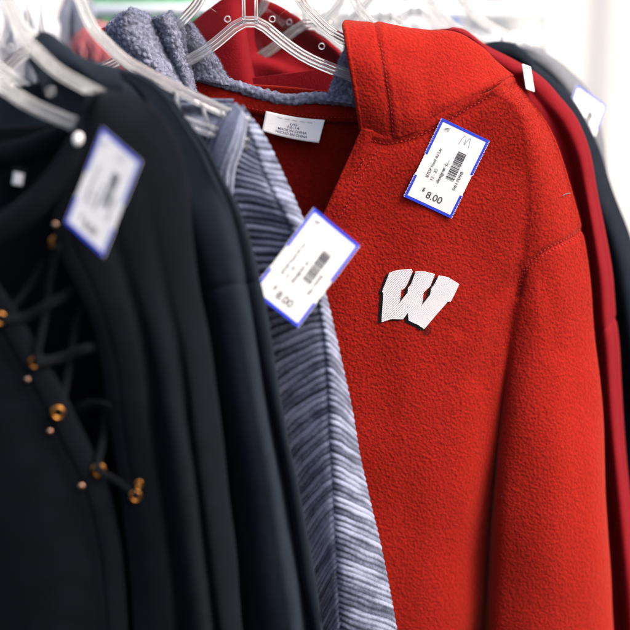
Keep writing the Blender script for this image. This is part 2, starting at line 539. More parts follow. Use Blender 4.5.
    for sx in (-1, 1):
        for b0, b1 in ((-hl, -.004), (.0165, hl)):
            n = max(4, int((b1-b0)/.0017)); 
            for i in range(n):                       # dashes read as the stamped edge
                t0 = b0+(b1-b0)*i/n; t1 = b0+(b1-b0)*(i+.62)/n
                strips.append([(sx*(hw-.0007), t0), (sx*(hw), t0), (sx*(hw), t1), (sx*(hw-.0007), t1)])
            strips.append([(sx*(hw-wid), b0), (sx*(hw-.0007), b0), (sx*(hw-.0007), b1), (sx*(hw-wid), b1)])
    for sy in (-1, 1):
        strips.append([(-hw+wid, sy*(hl-wid)), (hw-wid, sy*(hl-wid)), (hw-wid, sy*hl), (-hw+wid, sy*hl)])
    strips = [p if sum((p[i][0]*p[(i+1) % 4][1]-p[(i+1) % 4][0]*p[i][1]) for i in range(4)) > 0 else p[::-1] for p in strips]
    link('blue_edge', flat(strips, .00012), M['tagblue'], root)
    def put(name, geo, a, b, rot, m):
        v, f = geo; ca, sa = math.cos(rot), math.sin(rot); A = (a-.5)*TW; B = (b-.5)*TL
        V = [W(A+x*ca-z_*sa, B-(x*sa+z_*ca), .00022) for x, z_, _ in v]
        return link(name, mesh_from(V, f, False), m, root)
    H = math.pi/2
    put('price', text_mesh(price, .0088, .0155, .00008), .53, .868, 0, M['ink'])
    put('price', text_mesh('$', .0052, None, .00005), .285, .83, 0, M['ink'])
    put('printed_line', text_mesh('BTDP Fond du Lac', .0040, .0285, .00003), .235, .50, H, M['ink'])
    put('printed_line', text_mesh('12 - 25', .0040, .0105, .00003), .335, .625, H, M['ink'])
    put('printed_line', text_mesh('designer p...', .0043, .0225, .00005), .455, .55, H, M['ink'])
    put('printed_line', text_mesh('0617098', .0038, .018, .00002), .795, .575, H, M['ink'])
    rnd = random.Random(3); bars = []; t = -.0135
    while t < .0135:
        w = rnd.choice((.0003, .0003, .0006, .0009)); bars.append((t, w)); t += w+rnd.choice((.0003, .0004, .0007))
    geo = join_geo([([(a0, -.0041, 0), (a0+w, -.0041, 0), (a0+w, .0041, 0), (a0, .0041, 0)], [(0, 1, 2, 3)]) for a0, w in bars])
    put('barcode', geo, .64, .43, H, M['ink'])
    # handwritten M
    m_ = [(-.005, -.0045), (-.0035, .0035), (-.002, .0045), (-.0005, .001), (.0, -.003), (.0012, .002), (.0028, .0045), (.0036, .001), (.0048, -.0045)]
    hr = random.Random(int(abs(x0)*7)); jit = 0 if tree is not None else .0011
    m_ = [(a+hr.uniform(-jit, jit), b*(1-.3*bool(jit))+hr.uniform(-jit, jit)) for a, b in m_]
    q = resample(np.array(m_), 40); V = []; F = []
    for i, (x, z_) in enumerate(q):
        A, B = (.60-.5)*TW+x, (.13-.5)*TL-z_
        w = .00022
        V += [W(A-w, B-w, .00024), W(A+w, B+w, .00024)]
        if i: k = 2*i; F.append((k-2, k-1, k+1, k))
    link('handwriting', mesh_from(V, F, False), M['pen'], root)
    q = resample(np.array([(-.002, 0), (0, .0018), (.0018, .0005), (.0005, -.001)]), 16); V = []; F = []
    for i, (x, z_) in enumerate(q):
        A, B = (.19-.5)*TW+x, (.10-.5)*TL-z_
        V += [W(A-.0002, B-.0002, .00024), W(A+.0002, B+.0002, .00024)]
        if i: k = 2*i; F.append((k-2, k-1, k+1, k))
    link('pen_mark', mesh_from(V, F, False), M['pen'], root)
    A0, B0 = (.19-.5)*TW, (.065-.5)*TL
    link('fastener', mesh_from(*tube_geo([W(A0-.0022, B0+.001, .0011), W(A0, B0, .0013), W(A0+.0022, B0-.001, .0011)], .00055, seg=7)), M['plug'], root)
    return root

# ================================================================== RED FLEECE PULLOVER
FY = 1.40
fl = thing('fleece_pullover', 'red orange fleece pullover with a white W on the chest and grey sherpa hood lining', 'pullover', P(250, 20, FY))
seam_hood = [(362, 128), (376, 132), (390, 134), (415, 128), (440, 115), (468, 99), (490, 87), (511, 76)]

def fleece_front():
    rows = [ # xl,yl  xv,yv  fv   xr,yr  sag
        (362, 128, 489, 92, 0, 511, 76, 16), (354, 146, 512, 108, 0, 530, 101, 16), (346, 163, 522, 134, .0, 546, 126, 13),
        (336, 185, 526, 168, .10, 560, 160, 9), (325, 210, 526, 206, .22, 572, 198, 5), (312, 240, 522, 246, .3, 582, 238, 2),
        (300, 290, 516, 292, .38, 589, 288, 0), (295, 350, 508, 350, .5, 595, 350, 0), (293, 430, 500, 430, .75, 601, 430, 0),
        (292, 530, 491, 530, 1.1, 607, 530, 0), (290, 640, 484, 640, 1.15, 612, 640, 0), (290, 720, 480, 720, 1.15, 616, 720, 0)]
    ctrl = []
    for xl, yl, xv, yv, fv, xr, yr, sag in rows:
        row = []
        yF = 1.372; yV = 1.386+fv*.030
        top = max(0, (190-yl)/62.0)            # shoulder top leans back towards the hanger
        g = min(1, max(0, (fv-.3)/.5))
        for t in (0, .1, .22, .38, .54, .70, .84+.02*g, .94+.022*g, 1.0):
            k = t**(2.2+min(7.0, max(0, fv-.1)*10))
            row.append((xl+(xv-xl)*t, yl+(yv-yl)*t+sag*math.sin(math.pi*min(1, t*1.25))*(1-t*.3), yF+(yV-yF)*k))
        f = min(1, max(0, (fv-.15)/.85)); f = f*f*(3-2*f)
        for s, ridge in ((.15-.095*g, 1.386), (.33-.1*g, 1.376), (.56-.03*g, 1.376), (.80, 1.390), (.94, 1.406), (1.0, 1.424)):
            lin = yV+.036*s*s+.003*s
            row.append((xv+(xr-xv)*s, yv+(yr-yv)*s, lin*(1-f)+ridge*f))
        row.append((xr-2, yr+1, 1.442)); row.append((xr-14, yr+3, 1.462))
        ctrl.append(row)
    return ctrl
fc = fleece_front()
us = np.linspace(0, 1, 250); vs = np.linspace(0, 1, 420)
V = net_eval(fc, us, vs)
V = folds(V, .0045, 9, 5, 3.3, .0022, 22)
arm_seam = [(586, 226), (570, 238), (552, 247), (538, 256), (527, 267), (521, 280), (518, 296)]
V = groove(V, arm_seam, 2.2, .0022)
V = groove(V, [(x, y+4) for x, y in seam_hood], 2.5, -.0013)
V = groove(V, [(x, y+11) for x, y in seam_hood], 4, .0012)
V = groove(V, [(455, 125), (425, 150), (385, 172), (345, 200)], 12, -.0022)
V = groove(V, [(470, 135), (445, 170), (400, 200), (360, 235)], 12, .0016)
V = groove(V, [(527, 170), (528, 200), (525, 240)], 9, .0008)
for q0, q1, q2, d_ in (((520, 275), (495, 296), (462, 330), .0022), ((519, 290), (500, 330), (478, 380), .0020), ((535, 262), (550, 300), (556, 350), .0014)):
    V = groove(V, [q0, q1, q2], 7, d_)
FRONT = V; front_tree = bvh(V)
X, Y = proj(V)
q = resample(arm_seam, 60); qx = q[::-1, 0]; qy = q[::-1, 1]
below = Y > np.interp(X, qx, qy, left=296, right=226)
ucol = np.arange(V.shape[1])/(V.shape[1]-1)*16      # station index
slv = below & (ucol[None, :] > 7.95)
keep_s = slv[:-1, :-1]
cloth('front_panel', V, M['fleece'], fl, .003, keep=~keep_s)
cloth('sleeve', V, M['fleece'], fl, .003, keep=keep_s)
# sleeve underside, closing the sleeve into a tube
vs2 = np.linspace(.42, 1, 80); E = net_eval(fc, np.linspace(8/16, 1, 30), vs2)
E2 = E.copy(); w = np.sin(np.linspace(0, math.pi, 30))[None, :]
E2[..., 1] = np.maximum(E[..., 1], 1.435)+.018*w+.004
cloth('sleeve_back', E2, M['fleece'], fl, .002)
# far front panel beyond the open neck, mostly behind the striped sweater
ctrl = []
for xr, yr, xl, yl in ((214, 100, 20, 108), (232, 137, 5, 130), (252, 177, -15, 165), (273, 222, -30, 210), (294, 266, -40, 255), (296, 350, -45, 350), (295, 440, -50, 440), (293, 540, -55, 540), (291, 720, -60, 720)):
    ctrl.append([(xr+(xl-xr)*t, yr+(yl-yr)*t, 1.376+.05*t**2) for t in (-.005, .15, .4, .7, .9, 1)]+[(xl+6, yl, 1.47)])
VL = folds(net_eval(ctrl, np.linspace(0, 1, 60), np.linspace(0, 1, 110)), .003, 9, 5, 5)
cloth('front_panel', VL, M['fleece'], fl, .003)
# back panel seen through the neck
ctrl = []
for yv in (84, 110, 150, 200, 260, 360, 500, 720):
    k = max(0, (150-yv)/66)
    ctrl.append([(x, yv+.075*(x-250)*(1 if yv < 200 else .3)+(abs(x-290)/260)**2*(26 if x < 290 else 75)*k, 1.452+.03*(abs(x-290)/260)**2-.012*k) for x in (20, 100, 180, 240, 300, 360, 420, 470, 512)])
VB = folds(net_eval(ctrl, np.linspace(0, 1, 130), np.linspace(0, 1, 130)), .004, 12, 9, 9, .001, 30)
cloth('back_panel', VB, M['fleece'], fl, .003)
back_tree = bvh(VB)
# neckband inside
top = [(176, 78), (205, 86), (235, 94), (270, 101), (305, 105), (340, 107), (372, 106), (420, 100)]
ctrl = []
for o, dy in ((-4, .004), (0, 0), (7, -.0015), (13, -.001), (15.5, .004)):
    ctrl.append([(x-.1*o, y+o, 1.4375+dy) for x, y in top])
VN = net_eval(ctrl, np.linspace(0, 1, 160), np.linspace(0, 1, 22))
VN = folds(VN, .0008, 30, 30, 2)
cloth('neckband', VN, M['fleece'], fl, .002)
nb = bvh(VN)
stitches('stitching', [nb], [(x-.8, y+10.5) for x, y in top], M['redthread'], fl)
# hood, outside, draped over to the right of the neck
hood = [
 [(349, 23, 1.425), (377, 27, 1.43), (412, 33, 1.437), (452, 37, 1.445), (478, 48, 1.452), (494, 63, 1.455), (511, 77, 1.455)],
 [(345, 24, 1.392), (376, 26, 1.397), (411, 31, 1.405), (454, 35, 1.418), (480, 47, 1.43), (496, 62, 1.437), (513, 76, 1.44)],
 [(346, 34, 1.374), (375, 38, 1.378), (408, 44, 1.385), (446, 50, 1.40), (474, 57, 1.413), (492, 67, 1.424), (511, 77, 1.432)],
 [(350, 58, 1.362), (374, 66, 1.364), (404, 74, 1.371), (442, 78, 1.386), (470, 77, 1.400), (490, 78, 1.413), (511, 78, 1.424)],
 [(355, 86, 1.362), (377, 97, 1.364), (408, 103, 1.370), (440, 100, 1.378), (468, 91, 1.393), (490, 84, 1.406), (511, 78.5, 1.42)],
 [(359, 110, 1.366), (382, 118, 1.3675), (411, 118, 1.371), (440, 110, 1.378), (468, 97, 1.392), (490, 87, 1.405), (511, 79, 1.42)],
 [(362, 131, 1.3725), (388, 137, 1.374), (414, 131, 1.3755), (440, 118, 1.383), (468, 102, 1.395), (490, 90, 1.407), (511, 80, 1.421)]]
VH = net_eval(hood, np.linspace(0, 1, 150), np.linspace(0, 1, 110))
VH = folds(VH, .0035, 16, 16, 12.5, .001, 40)
hem = [(374, 24), (378, 45), (383, 75), (388, 105), (391, 134)]
VH = groove(VH, hem, 1.8, .0011)
VH = groove(VH, [(x+6, y) for x, y in hem], 2.5, -.0008)
VH = groove(VH, [(430, 40), (425, 70), (430, 105)], 9, .002)
ho = cloth('hood', VH, M['fleece'], fl, .004)
hood_tree = bvh(VH)
# rolled hem along the hood opening
edge = [VH[i, 0] for i in range(12, 110, 8)]
tube('hood_hem', edge, .0026, M['fleece'], fl, n=60)
stitches('stitching', [hood_tree], hem[1:], M['redthread'], fl)
stitches('stitching', [hood_tree], [(x+3.2, y) for x, y in hem[1:]], M['redthread'], fl)
stitches('stitching', [front_tree], [(x, y+8.5) for x, y in seam_hood[:-1]], M['redthread'], fl)
stitches('stitching', [front_tree], [(x-1, y-2.6) for x, y in arm_seam], M['redthread'], fl)
stitches('stitching', [front_tree], [(x+1, y+2.6) for x, y in arm_seam], M['redthread'], fl)
# placket band along the open neck
VP = net_eval(fc, np.linspace(0, .055, 16), np.linspace(0, .5, 140))
wd = np.linspace(0, 1, 16)
VP = VP+normals(VP)*((.0018+.0012*np.sin(math.pi*wd))[None, :, None])
VP = folds(VP, .001, 30, 20, 4)
cloth('placket', VP, M['fleece'], fl, .0025)
pt = bvh(VP)
stitches('stitching', [pt], [(374, 143), (363, 160), (352, 180), (343, 197), (333, 215)], M['redthread'], fl)
stitches('stitching', [front_tree], [(380, 146), (369, 163), (358, 183), (349, 200), (339, 218)], M['redthread'], fl)

# short nap standing on the fleece -------------------------------------
def nap(name, surfs, n, parent, m, ln=.0017, seed=1, lift=.0013):
    rs = np.random.RandomState(seed); tot = sum(s.shape[0]*s.shape[1] for s in surfs); VV = []
    for s in surfs:
        N = normals(s); k = int(n*s.shape[0]*s.shape[1]/tot)
        i = rs.randint(0, s.shape[0]-1, k); j = rs.randint(0, s.shape[1]-1, k); fi, fj = rs.rand(k, 1), rs.rand(k, 1)
        p = s[i, j]*(1-fi)*(1-fj)+s[i+1, j]*fi*(1-fj)+s[i, j+1]*(1-fi)*fj+s[i+1, j+1]*fi*fj
        d = N[i, j]*.7+rs.normal(0, .55, (k, 3)); d /= np.linalg.norm(d, axis=1, keepdims=True)
        t = np.cross(d, rs.normal(0, 1, (k, 3))); t /= np.linalg.norm(t, axis=1, keepdims=True)
        L = ln*(.5+rs.rand(k, 1)); base = p+N[i, j]*lift
        VV.append(np.stack([base-t*.00011, base+t*.00011, base+d*L], 1).reshape(-1, 3))
    VV = np.concatenate(VV); F = np.arange(len(VV)).reshape(-1, 3)
    o = link(name, mesh_from(VV, F, False), m, parent); o['kind'] = 'stuff'
    return o
nap('fleece_nap', [FRONT[:300], VH, VP], 70000, fl, M['fleece'])

rl_ = random.Random(11); geo = []
for _ in range(20):
    x, y = rl_.uniform(340, 600), rl_.uniform(60, 610)
    p = on_surface(front_tree if y > 135 else hood_tree, x, y, .0012)
    if p is None or p[1] > 1.43: continue
    a = rl_.uniform(0, 6.3); L_ = rl_.uniform(.0003, .0009)
    d = np.array((math.cos(a), .2, math.sin(a)))*L_
    geo.append(tube_geo([p-d, p+np.array((0, -.0004, .0002)), p+d], .00012, seg=5, n=6))
p = [on_surface(front_tree, x, y, .002) for x, y in ((559, 196), (563, 194), (567, 193.5))]; p = [a for a in p if a is not None]
if len(p) == 3: geo.append(tube_geo(p, .0003, seg=5, n=8))
lo = link('lint', mesh_from(*join_geo(geo)), M['heather'], fl); lo['kind'] = 'stuff'

# sherpa lining ------------------------------------------------------
def pile(V, amp=.0034, sc=250, seed=0):
    N = normals(V); H = np.zeros(V.shape[:2])
    for i in range(V.shape[0]):
        for j in range(V.shape[1]):
            p = Vector(V[i, j])*sc
            d = noise.voronoi(p+Vector((seed, 0, 0)))[0]
            H[i, j] = (min(d[0], 1.0)*-1.0+.5)*amp+noise.noise(p*.35)*amp*.5
    return V+N*H[..., None]

def roll(left, right, y, bulge, n, m_, back=.02):
    a = resample(np.array(left, float), 12); b = resample(np.array(right, float), 12); ctrl = []
    for i in range(12):
        row = []
        for s, d in ((0.03, back), (0, .004), (.15, -.45*bulge), (.38, -.95*bulge), (.62, -.95*bulge), (.85, -.45*bulge), (1, .004), (.97, back)):
            p = a[i]+(b[i]-a[i])*s; row.append((p[0], p[1], y+d))
        ctrl.append(row)
    # round the top over
    t = [(p[0]+(q_[0]-p[0])*.05, p[1]+1.5, p[2]+back) for p, q_ in zip(ctrl[0], ctrl[1])]
    return net_eval([t]+ctrl, np.linspace(0, 1, n), np.linspace(0, 1, m_))

for left, right, y, bu, n, m_, sd in (
    ([(119, 15), (104, 30), (110, 50), (132, 72), (160, 90), (186, 104)], [(131, 8), (148, 15), (160, 40), (174, 66), (188, 92), (194, 104)], 1.398, .022, 110, 150, 1),
    ([(150, 20), (157, 40), (170, 64), (186, 96)], [(171, 12), (184, 28), (187, 52), (196, 92)], 1.408, .016, 80, 130, 5),
    ([(176, 20), (180, 40), (184, 60), (188, 78)], [(192, 24), (206, 44), (218, 62), (232, 86)], 1.432, .008, 90, 110, 9),
    ([(350, 32), (343, 52), (335, 76), (326, 101)], [(356, 34), (362, 60), (368, 85), (372, 106)], 1.425, .006, 70, 120, 13)):
    LV = pile(roll(left, right, y, bu, n, m_), seed=sd)
    link('hood_lining', mesh_from(*grid(LV)), M['sherpa'], fl)
    nap('sherpa_curls', [LV], 9000, fl, M['sherpa'], .0021, sd, 0)
pp = [P(x, y, z) for x, y, z in ((182, 68, 1.432), (196, 75, 1.434), (214, 80, 1.436), (235, 86, 1.437), (262, 94, 1.437), (290, 100, 1.437), (312, 98, 1.436), (335, 99, 1.434), (352, 101, 1.43), (372, 104, 1.42))]
v, f = tube_geo(pp, .0056, seg=26, n=230)
v = np.array(v); ctr = np.repeat(resample(np.array(pp), 230), 26, axis=0); out = []
for a, b in zip(v, ctr):
    d = noise.voronoi(Vector(a)*230)[0][0]
    out.append(b+(a-b)*(1.2-.5*min(d, 1)))
link('neck_piping', mesh_from(out, f), M['sherpa'], fl)
# red overlocked edge of the lining on the far left
tube('lining_seam', [P(x, y, 1.398) for x, y in ((103, 28), (105, 38), (110, 50), (120, 62), (133, 74))], .0022, M['fleece'], fl)

# neck label -----------------------------------------------------------
def label_pt(a, b, lift=0):
    # a across 0..1, b down 0..1
    tl, tr, bl, br = (266, 111), (325, 120), (262, 131), (319, 143)
    x = (tl[0]*(1-a)+tr[0]*a)*(1-b)+(bl[0]*(1-a)+br[0]*a)*b
    y = (tl[1]*(1-a)+tr[1]*a)*(1-b)+(bl[1]*(1-a)+br[1]*a)*b
    return P(x, y+1.5*math.sin(a*math.pi), 1.4325-.006*b-.0015*math.sin(a*7)-lift)
G = np.array([[label_pt(a, b) for a in np.linspace(0, 1, 24)] for b in np.linspace(0, 1, 12)])
lab = cloth('neck_label', G, M['label'], fl, .0009)
for txt, b, wd_, sz in (('St. John\'s Bay'[:0]+'Campus Wear'[:0]+'~ ~ ~ ~ ~', .17, .6, 3.2), ('L/G', .36, .12, 3.0), ('12-14', .50, .2, 3.0), ('MADE IN CHINA', .66, .5, 3.0), ('HECHO EN CHINA', .82, .55, 3.0)):
    tv, tf = text_mesh(txt, .0030, None, .00004)
    w0 = max(p[0] for p in tv)-min(p[0] for p in tv)
    Vt = [label_pt(.5+p[0]/w0*wd_, b-p[1]/.0205, .0009) for p in tv]
    o = link('label_print', mesh_from(Vt, tf, False), M['labelink'], fl)
# fold of the label
tube('label_fold', [label_pt(.985, b, .0008) for b in (.05, .3, .6, .95)], .0008, M['label'], fl)

# chest emblem ---------------------------------------------------------
Wp = [(140, 100), (175, 89), (215, 83), (266, 80), (268, 92), (240, 160), (222, 188), (204, 196), (201, 225), (192, 279),
      (245, 212), (246, 186), (264, 165), (290, 92), (338, 94), (394, 108), (368, 175), (346, 194), (330, 212), (326, 240), (319, 292),
      (371, 226), (377, 190), (396, 165), (420, 116), (470, 127), (532, 165), (502, 230), (485, 263), (470, 261), (400, 340), (335, 418),
      (300, 394), (248, 370), (246, 322), (213, 363), (150, 361), (95, 379), (100, 300), (106, 216), (98, 205), (113, 170)]
Wp = [(365+x/5.727, 255+y/5.727) for x, y in Wp]
def patch(poly, lift, cuts=2, edge=True):
    tri = tessellate_polygon([[Vector((x, y, 0)) for x, y in poly]])
    b = bmesh.new(); vs_ = [b.verts.new((x, y, 0)) for x, y in poly]
    for t in tri:
        try: b.faces.new([vs_[i] for i in t])
        except ValueError: pass
    for ax, lo, hi in ((0, 370, 465), (1, 260, 335)):
        for k in np.arange(lo, hi, 3.0):
            no = Vector((1, 0, 0)) if ax == 0 else Vector((0, 1, 0))
            bmesh.ops.bisect_plane(b, geom=b.verts[:]+b.edges[:]+b.faces[:], plane_co=no*k, plane_no=no)
    r = bmesh.ops.extrude_face_region(b, geom=b.faces[:])
    topv = {e for e in r['geom'] if isinstance(e, bmesh.types.BMVert)}
    for q_ in b.verts:
        p = on_surface(front_tree, q_.co.x, q_.co.y, lift if q_ in topv else -.0020)
        q_.co = Vector(p)
    bmesh.ops.recalc_face_normals(b, faces=b.faces[:])
    V_ = [tuple(x.co) for x in b.verts]; b.verts.index_update()
    F_ = [tuple(x.index for x in f_.verts) for f_ in b.faces]; b.free()
    return V_, F_
em = link('chest_emblem', mesh_from(*patch(Wp, .0011), smooth=False), M['emb'], fl, 'white embroidered letter W with black shadow')
geo = [patch([(x-dx, y+dy) for x, y in Wp], li) for dx, dy, li in ((1.0, .6, .0007), (2.0, 1.1, .0006), (3.0, 1.6, .0005), (3.9, 2.0, .0004))]
link('emblem_shadow', mesh_from(*join_geo(geo), smooth=False), M['embblack'], em)
bw = []
for (xa, ya), (xb, yb) in zip(Wp, Wp[1:]+Wp[:1]):
    n_ = max(1, int(math.hypot(xb-xa, yb-ya)/2.5))
    for t_ in range(n_):
        bw.append(on_surface(front_tree, xa+(xb-xa)*t_/n_, ya+(yb-ya)*t_/n_, .0008))
link('satin_border', mesh_from(*tube_geo(bw, .00045, seg=8, smooth=False, closed=True)), M['emb'], em)
tv, tf = text_mesh('\u00ae', .011, None)
link('registered_mark', mesh_from([on_surface(front_tree, 426+p[0]/.0009, 330.5-p[1]/.0009, .0009) for p in tv], tf, False), M['embblack'], fl)

hanger('clear plastic hanger inside the neck of the red fleece pullover, in sharp focus', 250, 21, 1.402)

# ================================================================== STRIPED RIB SWEATER
sw = thing('rib_sweater', 'blue grey marled rib knit sweater hanging between the black tops and the red fleece', 'sweater', P(35, 50, 1.23))
left = [(234, 108), (230, 124), (216, 156), (214, 196), (222, 246), (236, 298), (248, 340), (256, 388), (264, 442), (274, 494), (286, 546), (298, 598), (318, 690), (330, 770)]
seam = [(238, 106), (251, 134), (264, 172), (281, 206), (299, 244), (313, 280), (321, 312), (326, 345), (329, 388), (331, 432), (334, 482), (336, 530), (341, 640), (346, 720)]
rgt = [(241, 106), (263, 136), (283, 176), (300, 215), (313, 252), (323, 287), (331, 322), (339, 361), (348, 407), (357, 452), (369, 503), (381, 552), (402, 660), (414, 740)]
ctrl = []
for i, (a, b, c) in enumerate(zip(left, seam, rgt)):
    k = min(1, i/3)
    row = []
    for t, d in ((0, 0), (.25, -.007), (.5, -.0145), (.75, -.022), (.9, -.0262)):
        row.append((a[0]+(b[0]-a[0])*t, a[1]+(b[1]-a[1])*t-5*k*math.sin(math.pi*t), 1.246+k*d))
    row.append((b[0], b[1], 1.246-.027*k))
    for t, d in ((.12, -.0275), (.35, -.0245), (.7, -.0125), (1, .008)):
        row.append((b[0]+(c[0]-b[0])*t, b[1]+(c[1]-b[1])*t, 1.244+k*d))
    row.append((c[0]-3, c[1]+1, 1.262)); row.append((c[0]-20, c[1]+2, 1.275))
    ctrl.append(row)
def ribbed(name, ctrl, nu, nv, pitch, amp, col_, ph=0):
    us = np.linspace(0, 1, nu); vs = np.linspace(0, 1, nv)
    V = folds(net_eval(ctrl, us, vs), .003, 12, 6, 8, .0012, 30)
    N = normals(V); w = np.zeros((nv, nu)); tone = np.zeros((nv, nu))
    j0 = int(col_*(nu-1))                       # ribs are evenly spaced along this column
    d = np.r_[0, np.cumsum(np.linalg.norm(np.diff(V[:, j0], axis=0), axis=1))]/pitch
    for i in range(nv):
        for j in range(nu):
            x, y, z = V[i, j]
            w[i, j] = d[i]+noise.noise(Vector((x*26, y*26, z*26+ph)))*.45+noise.noise(Vector((x*80, 3, z*80)))*.16
            tone[i, j] = noise.noise(Vector((x*20, y*20, w[i, j]*.9+ph)))
    s = .5+.5*np.sin(w*2*math.pi)
    V = V+N*((s-.5)*amp*(1+.6*tone)*np.where(us > .62, .55, 1.0)[None, :])[..., None]
    rib = np.clip((.52*s**.8+.62*tone+.24), 0, 1.1)
    cloth(name, V, M['rib'], sw, .003, rib=rib)
    return V
SWV = ribbed('front_panel', ctrl, 90, 900, .0056, .0013, .5)
fan = [[(236, 103, 1.248), (218, 124, 1.250), (203, 152, 1.255), (186, 205, 1.26), (180, 250, 1.27)],
       [(236, 104, 1.238), (220, 122, 1.238), (207, 152, 1.242), (192, 205, 1.25), (188, 250, 1.26)],
       [(240, 107, 1.226), (229, 128, 1.224), (217, 160, 1.226), (206, 212, 1.235), (204, 260, 1.25)],
       [(243, 113, 1.222), (236, 138, 1.218), (226, 170, 1.220), (219, 220, 1.23), (220, 270, 1.245)],
       [(246, 121, 1.226), (242, 146, 1.228), (233, 176, 1.232), (228, 226, 1.24), (232, 280, 1.25)]]
ribbed('shoulder_panel', fan, 90, 130, .0052, .0013, .5, 4)
# rest of the sweater: collar side and far half, behind the black tops
ctrl = []
for yl, xr in ((96, 232), (130, 225), (180, 215), (240, 228), (320, 255), (420, 275), (540, 300), (720, 330)):
    ctrl.append([(-150, yl, 1.26), (-80, yl-10, 1.25), (0, yl+(34 if yl < 100 else 6), 1.242), (80, yl+(34 if yl < 100 else 6), 1.242), (160, yl+(10 if yl < 100 else 0), 1.246), (xr, yl+8, 1.254)])
VX = folds(net_eval(ctrl, np.linspace(0, 1, 60), np.linspace(0, 1, 80)), .003, 9, 6, 15)
o = cloth('body', VX, M['rib'], sw, .003, rib=.5+.5*np.sin(np.linspace(0, 450, 80))[:, None]*np.ones((1, 60)))
VX2 = VX.copy(); VX2[..., 1] += .03
cloth('back_panel', VX2, M['rib'], sw, .003, rib=.5+.5*np.sin(np.linspace(0, 450, 80))[:, None]*np.ones((1, 60)))
hanger('clear plastic hanger tucked under the shoulder of the blue striped rib sweater', 36, 50, 1.235, hook=.113, tip=.168)

# ================================================================== BLACK SWEATSHIRT
bs = thing('plain_sweatshirt', 'plain charcoal black sweatshirt with folded collar behind the lace up top', 'sweatshirt', P(-42, 45, 1.17))
out_ = [(100, 66), (120, 70), (147, 79), (170, 97), (188, 123), (206, 148), (221, 178), (236, 207), (248, 242), (258, 285), (267, 332), (276, 380), (285, 424), (297, 480), (307, 535), (325, 640), (336, 720)]
fold_x = [96, 108, 128, 143, 153, 160, 168, 176, 186, 196, 205, 213, 220, 227, 233, 245, 252]
ctrl = []
for i, ((x, y), fx) in enumerate(zip(out_, fold_x)):
    k = min(1, max(0, (i-6)/6))
    row = [(-120, y+30, 1.19), (-20, y+24, 1.178), (60, y+14, 1.172), (fx-24, y+6, 1.170), (fx-8, y+4, 1.172+.012*k), (fx, y+3, 1.176+.028*k)]
    w_ = x-fx
    edge_k = k*min(1, max(0, (y-220)/150))
    for t, d in ((.14, .010), (.3, -.006), (.5, -.012), (.66, -.010), (.76, .002), (.84, .014)):
        row.append((fx+w_*t, y+3*(1-t), 1.174+d*k+(0.010*edge_k if t > .7 else 0)))
    for t, d in ((.88, .006), (1.0, .006)):
        row.append((fx+w_*t, y, 1.176+d*(k*.8+.2)))
    row.append((x-4, y+1, 1.196)); row.append((x-20, y+2, 1.204))
    ctrl.append(row)
V = folds(net_eval(ctrl, np.linspace(0, 1, 200), np.linspace(0, 1, 260)), .005, 10, 4, 21, .0022, 24)
V = groove(V, [(176, 292), (205, 290), (235, 284), (256, 282)], 2, .0012)
cloth('body', V, M['black2'], bs, .003)
Bk = net_eval([[(a[0], a[1], 1.208+.0*a[2]) for a in (r[0], r[2], r[4], r[8], r[12], r[13])] for r in ctrl], np.linspace(0, 1, 40), np.linspace(0, 1, 60))
cloth('back_panel', Bk, M['black2'], bs, .003)
# collar: a thick folded band rising to a peak beside the hanger arm and running down to the shoulder
col = [[(30, 62, 1.20), (36, 42, 1.205), (46, 36, 1.205), (60, 44, 1.20), (78, 58, 1.19), (98, 66, 1.185), (116, 72, 1.18)],
       [(30, 64, 1.178), (35, 42, 1.185), (45, 35, 1.186), (60, 43, 1.18), (78, 57, 1.17), (98, 66, 1.165), (118, 72, 1.165)],
       [(34, 72, 1.163), (42, 55, 1.168), (52, 50, 1.168), (66, 57, 1.163), (84, 70, 1.156), (102, 79, 1.156), (122, 84, 1.158)],
       [(40, 86, 1.160), (50, 74, 1.163), (60, 69, 1.163), (74, 76, 1.16), (92, 86, 1.157), (108, 93, 1.158), (126, 96, 1.162)],
       [(46, 100, 1.172), (56, 92, 1.175), (68, 88, 1.175), (82, 92, 1.172), (98, 98, 1.168), (114, 103, 1.168), (130, 105, 1.17)]]
VC = folds(net_eval(col, np.linspace(0, 1, 70), np.linspace(0, 1, 40)), .002, 20, 20, 3)
cloth('collar', VC, M['black2'], bs, .004)
hanger('clear plastic hanger holding the plain charcoal sweatshirt, beside its folded collar', -40, 45, 1.186, hook=.112, tip=.125)

# ================================================================== BLACK LACE-UP TOP
LY = 1.10
lt = thing('lace_up_top', 'black lace up top with bronze eyelets and crossed cords, nearest on the left', 'top', P(-41, 60, LY))
out_ = [(100, 88), (116, 90), (131, 94), (146, 103), (161, 118), (175, 145), (184, 181), (190, 229), (198, 290), (207, 340), (214, 390), (220, 440), (231, 530), (245, 640), (254, 720)]
inn = [(97, 94), (94, 104), (90, 118), (85, 136), (78, 158), (62, 190), (52, 222), (60, 250), (80, 292), (94, 328), (103, 372), (107, 410), (118, 478), (128, 560), (134, 640)]
ctrl = []
for i, ((x, y), (ix, iy)) in enumerate(zip(out_, inn)):
    k = min(1, max(0, (i-4)/7)); row = []; kk = k*k
    for t, d in ((0, .003), (.08, 0), (.2, -.003), (.33, -.003), (.42, .003*kk), (.52, -.006*kk-.004), (.63, -.007*kk-.004), (.72, .005*kk-.001), (.80, -.002*kk), (.9, .004), (1, .020)):
        row.append((ix+(x-ix)*t, iy+(y-iy)*t, 1.076+d*k+(.034*t**2)*(1-k)+.006*k*t))
    row.append((x-2, y+1, 1.12)); row.append((x-16, y+2, 1.128))
    ctrl.append(row)
V = folds(net_eval(ctrl, np.linspace(0, 1, 200), np.linspace(0, 1, 260)), .005, 11, 4, 31, .0022, 24)
